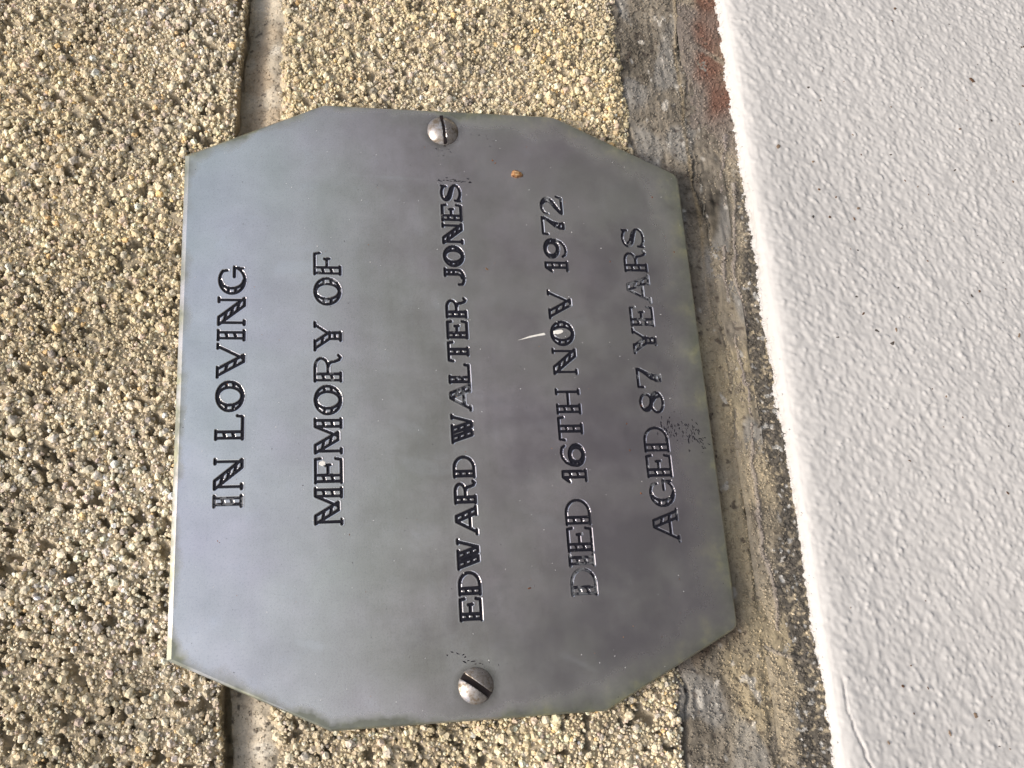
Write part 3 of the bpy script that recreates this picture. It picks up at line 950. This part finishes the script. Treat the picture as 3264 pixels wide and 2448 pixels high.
def inside_poly(x, z, P):
    r_ = False
    n = len(P)
    for i in range(n):
        x0, z0 = P[i]; x1, z1 = P[(i + 1) % n]
        if (z0 > z) != (z1 > z) and x < (x1 - x0) * (z - z0) / (z1 - z0) + x0: r_ = not r_
    return r_


for f in cf:
    c = sum((cv[i] for i in f), Vector((0, 0))) / len(f)
    if not inside_poly(c.x, c.y, poly): continue
    if any(a < c.x < b and cc < c.y < d for a, b, cc, d in holes): continue
    plateF.append(tuple(voff + i for i in f)); smoothF.append(False)
plateV.append(V); voff += len(V)
rings = [[(x * MM, 0.0, z * MM + Z0) for x, z in face], [(x * MM, 0.00042, z * MM + Z0) for x, z in outer], [(x * MM, 0.0017, z * MM + Z0) for x, z in outer]]
for r in rings: plateV.append(np.array(r))
n = len(face)
for k in range(2):
    for i in range(n):
        j = (i + 1) % n
        plateF.append((voff + k * n + i, voff + k * n + j, voff + (k + 1) * n + j, voff + (k + 1) * n + i)); smoothF.append(False)
plateF.append(tuple(voff + 2 * n + i for i in range(n))); smoothF.append(False)
me = bpy.data.meshes.new('plate')
me.from_pydata(np.concatenate(plateV).tolist(), [], plateF)
bm = bmesh.new(); bm.from_mesh(me)
for f in bm.faces:
    f.normal_update()
    if abs(f.normal.y) > 0.5 and f.calc_center_median().y < 0.001 and f.normal.y > 0: f.normal_flip()
bm.to_mesh(me); bm.free()
me.polygons.foreach_set('use_smooth', smoothF)
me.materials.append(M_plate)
plate = bpy.data.objects.new('plate', me)
C.objects.link(plate)
plate.parent = plaque
plate.location = -Vector(plaque.location)


# --- slotted round-head screws
def screw(x, z, r, slot_dir, slot_w, label):
    bm = bmesh.new()
    rings_ = []
    K, N = 9, 40
    hgt = r * 0.42
    Rs = (r * r + hgt * hgt) / (2 * hgt)
    prof = [(r * 0.985, 0.25)] + [(r * (1 - i / K), -(math.sqrt(Rs * Rs - (r * (1 - i / K)) ** 2) - (Rs - hgt)) - 0.25) for i in range(K)]
    for rr_, yy in prof:
        rings_.append([bm.verts.new((rr_ * math.cos(2 * math.pi * i / N), yy, rr_ * math.sin(2 * math.pi * i / N))) for i in range(N)])
    top = bm.verts.new((0, -hgt - 0.25, 0))
    for a, b in zip(rings_[:-1], rings_[1:]):
        for i in range(N):
            bm.faces.new((a[i], a[(i + 1) % N], b[(i + 1) % N], b[i]))
    for i in range(N):
        bm.faces.new((rings_[-1][i], rings_[-1][(i + 1) % N], top))
    hw = slot_w / 2
    for s in (1, -1):
        bmesh.ops.bisect_plane(bm, geom=bm.verts[:] + bm.edges[:] + bm.faces[:], plane_co=(0, 0, s * hw), plane_no=(0, 0, 1), dist=1e-5)
    depth = -hgt - 0.25 + 0.95 * slot_w
    dele = [f for f in bm.faces if abs(f.calc_center_median().z) < hw and f.calc_center_median().y < depth + 0.9]
    bmesh.ops.delete(bm, geom=dele, context='FACES')
    bed = [e for e in bm.edges if e.is_boundary and all(abs(abs(v.co.z) - hw) < 1e-3 for v in e.verts)]
    ex = bmesh.ops.extrude_edge_only(bm, edges=bed)
    for v in ex['geom']:
        if isinstance(v, bmesh.types.BMVert): v.co.y = max(v.co.y, depth + 0.3)
    bmesh.ops.recalc_face_normals(bm, faces=bm.faces[:])
    for f in bm.faces: f.smooth = abs(f.normal.z) < 0.97
    a = math.atan2(slot_dir[1], slot_dir[0])
    rot = Matrix.Rotation(-a, 4, 'Y')
    T = Matrix.Translation((x * MM, 0, z * MM + Z0)) @ Matrix.Diagonal((MM, MM, MM, 1)) @ rot
    bm.transform(T)
    me = bpy.data.meshes.new('screw')
    bm.to_mesh(me); bm.free()
    me.materials.append(M_screw)
    o = bpy.data.objects.new('screw', me)
    C.objects.link(o)
    o.parent = plaque
    o.location = -Vector(plaque.location)
    o['label'] = label
    L = math.sqrt(r * r - hw * hw) * 0.97
    fl = [T @ Vector((sx * L, depth, sz * (hw + 0.05))) for sx, sz in ((-1, -1), (1, -1), (1, 1), (-1, 1))]
    fl += [T @ Vector((sx * L, 0.1, sz * (hw + 0.05))) for sx, sz in ((-1, -1), (1, -1), (1, 1), (-1, 1))]
    np_mesh('slot_floor', [tuple(v) for v in fl], [(0, 1, 2, 3), (0, 1, 5, 4), (1, 2, 6, 5), (2, 3, 7, 6), (3, 0, 4, 7)], M_slot, o)
    return o


screw(68.9, -0.2, 4.0, (7.35, 0.74), 0.75, 'slotted screw near the last letter of the name, slot almost level')
screw(-67.9, -1.0, 3.85, (3.91, 5.25), 1.35, 'slotted screw at the start of the name line, slot steeply tilted')

# --- dried black ink, rust, paint and dust on the plate
INK = (0.012, 0.011, 0.016)


def streaks(cx, cz, sx, sz, n, l, ang, seed):
    g = random.Random(seed)
    return [(cx + g.gauss(0, sx), cz + g.gauss(0, sz), l * g.uniform(0.6, 2.0), g.uniform(0.16, 0.36), ang + g.gauss(0, 14), INK) for _ in range(n)]


ink = []
for (x, z, l, w_, a) in ((-61.0, 2.6, 1.1, .34, 60), (-61.3, 1.4, .9, .3, 115), (-60.6, 3.8, .9, .3, 70), (-61.8, 1.0, .7, .4, 100), (-61.2, 4.9, .55, .35, 90),
                         (-62.8, -.6, 1.25, .4, 95), (-62.9, 1.1, 1.3, .42, 60), (-62.6, .4, .7, .35, 90), (-63.4, -1.1, .7, .22, 100), (-63.3, -2.2, .6, .25, 80),
                         (-63.5, -2.7, .4, .18, 60), (-64.4, -1.7, .8, .35, 50), (-64.8, -2.1, .6, .25, 80), (-64.2, -3.1, .6, .15, 40), (-63.3, -4.2, .3, .25, 0), (-63.9, -6.2, .4, .22, 20),
                         (63.6, 1.7, .7, .3, 50), (63.1, .5, .35, .2, 90), (63.2, .1, .3, .2, 90), (63.6, -1.0, .25, .15, 0), (62.9, -1.9, .95, .2, 40), (63.6, -1.5, .4, .25, 90),
                         (62.4, -.3, .3, .2, 0), (61.8, 0.0, .7, .22, 75), (61.6, 1.3, .3, .22, 0), (66.4, -3.9, .5, .2, 100), (68.4, -7.6, .7, .18, 85), (68.2, -9.6, .5, .25, 95),
                         (67.2, -11.8, .6, .16, 100), (66.7, -13.2, .45, .15, 80), (65.1, -12.3, .65, .18, 95), (68.1, -11.5, .3, .25, 0)):
    ink.append((x, z, l, w_, a, INK))
ink += streaks(54.6, -2.2, .35, 2.0, 22, .75, 95, 3)
ink += streaks(-11.0, -52.0, 1.3, 1.3, 46, .75, 0, 5)
ink += streaks(-12.6, -57.3, 1.9, 1.2, 52, .7, 10, 6)
ink += streaks(-14.3, -60.0, 1.3, .7, 16, .5, 60, 8)
o = flakes('ink_smears', ink, plaque, M_speck, 11, 0.015, 0.0, kind='stuff')

RU = [(0.20, 0.075, 0.03), (0.13, 0.055, 0.03), (0.30, 0.15, 0.07)]
rust = [(60.9, -12.7, .7, .5, 30, RU[0]), (60.2, -13.4, .7, .35, 120, RU[0]), (30.4, -9.3, 1.0, .55, 60, (0.16, .10, .06)), (33.1, -41.4, .45, .4, 0, RU[1]),
        (-9.8, -41.2, .5, .45, 0, RU[1]), (-16.4, -41.3, .5, .4, 0, RU[1]), (-26.9, -42.9, .55, .4, 30, RU[0]), (-34.3, 25.3, .4, .3, 0, RU[1]), (51.9, -54.9, .5, .5, 0, RU[0]),
        (-47.8, -14.3, 1.0, .45, 100, RU[1]), (36.2, -59.0, .6, .4, 0, RU[0])]
gr = random.Random(21)
for i in range(46):
    rust.append((gr.uniform(-70, 70), gr.uniform(-58, 58), gr.uniform(.15, .42), gr.uniform(.12, .3), gr.uniform(0, 180), gr.choice(RU)))
rust = [r for r in rust if plaque_depth(np.float64(r[0]), np.float64(r[1])) > 1.5]
flakes('rust_flecks', rust, plaque, M_speck, 12, 0.02, 0.0, kind='stuff')
dust = []
for i in range(360):
    x, z = gr.uniform(-74, 74), gr.uniform(-62, 62)
    if plaque_depth(np.float64(x), np.float64(z)) < 1: continue
    s_ = gr.uniform(.09, .26)
    dust.append((x, z, s_ * gr.uniform(1, 1.7), s_, gr.uniform(0, 180), (0.55, 0.55, 0.53) if gr.random() < .5 else (0.07, .07, .075)))
flakes('dust_specks', dust, plaque, M_speck, 13, 0.015, 0.0, kind='stuff')

m_white, t_, b_ = mat_new('dried_white_paint')
b_.inputs['Base Color'].default_value = (0.80, 0.78, 0.70, 1)
b_.inputs['Roughness'].default_value = 0.6


def splash(name, outline, parent, mat, h=0.05, label=None):
    bm = bmesh.new()
    cx = sum(p[0] for p in outline) / len(outline); cz = sum(p[1] for p in outline) / len(outline)
    a = [bm.verts.new((x * MM, 0.00003, z * MM + Z0)) for x, z in outline]
    b = [bm.verts.new(((cx + (x - cx) * .8) * MM, -h * MM, (cz + (z - cz) * .8) * MM + Z0)) for x, z in outline]
    n = len(a)
    for i in range(n): bm.faces.new((a[i], a[(i + 1) % n], b[(i + 1) % n], b[i]))
    bm.faces.new(b)
    bmesh.ops.recalc_face_normals(bm, faces=bm.faces[:])
    me = bpy.data.meshes.new(name); bm.to_mesh(me); bm.free()
    me.materials.append(mat)
    o = bpy.data.objects.new(name, me); C.objects.link(o); o.parent = parent; o.location = -Vector(parent.location)
    if label: o['label'] = label
    return o


splash('paint_splash', [(11.5, -15.5), (12.0, -16.9), (12.75, -18.9), (13.2, -20.9), (13.65, -22.8), (13.3, -23.1), (13.0, -23.0), (12.75, -21.2), (12.25, -19.0), (11.8, -17.0)], plaque, m_white, label='thin white paint splash tapering above the letter O')
splash('paint_splash', [(13.25, -24.95), (14.05, -24.95), (14.4, -26.0), (14.5, -27.0), (14.2, -27.55), (13.75, -27.4), (13.4, -26.8), (13.2, -26.0)], plaque, m_white, label='blunt end of the white paint splash inside the letter O')
splash('paint_splash', [(-18.3, 31.9), (-17.7, 31.6), (-17.4, 30.9), (-17.7, 30.3), (-18.4, 30.3), (-18.8, 31.0)], plaque, m_white, label='small cream paint spot between E and M')

# ------------------------------------------------------------------ brown seed husk stuck on the plate
m_husk, t, b = mat_new('dry_husk')
geo = nd(t, 'ShaderNodeNewGeometry')
t.links.new(ramp(t, noise(t, geo.outputs['Position'], 1500, 4), [(0.35, (0.14, 0.055, 0.018)), (0.55, (0.34, 0.17, 0.06)), (0.7, (0.55, 0.40, 0.22))]), b.inputs['Base Color'])
b.inputs['Roughness'].default_value = 0.7
g = np.random.default_rng(3)
Vh, Fh = ico(3)
P = Vh.copy()
P[:, 2] *= 1.45 * (1 - 0.25 * np.sign(P[:, 2]) * P[:, 2] ** 2)
P[:, 0] *= 0.78
P[:, 1] = P[:, 1] * 0.55 + 0.22 * np.exp(-(P[:, 0] / 0.16) ** 2) * (P[:, 1] < 0)       # furrow along the seed
P *= 1 + 0.06 * g.standard_normal((len(P), 1))
a = R_(-8)
P = np.stack([P[:, 0] * math.cos(a) - P[:, 2] * math.sin(a), P[:, 1], P[:, 0] * math.sin(a) + P[:, 2] * math.cos(a)], -1)
P = P * MM * np.array([1.15, 1.0, 1.0]) + np.array([57.2 * MM, -0.35 * MM, -18.5 * MM + Z0])
husk = np_mesh('seed_husk', P, Fh, m_husk, None, None, True)
tag(husk, 'small brown dry seed husk stuck on the plaque near one screw', 'seed husk')

# the wall rakes back a few degrees from the vertical: lean everything that is fixed to it, and the camera with it
lean = Matrix.Translation((0, 0, Z0)) @ Matrix.Rotation(R_(-LEAN), 4, 'X') @ Matrix.Translation((0, 0, -Z0))
bpy.context.view_layer.update()
for o in (wall, plaque, plinth, husk, cam):
    o.matrix_world = lean @ o.matrix_world
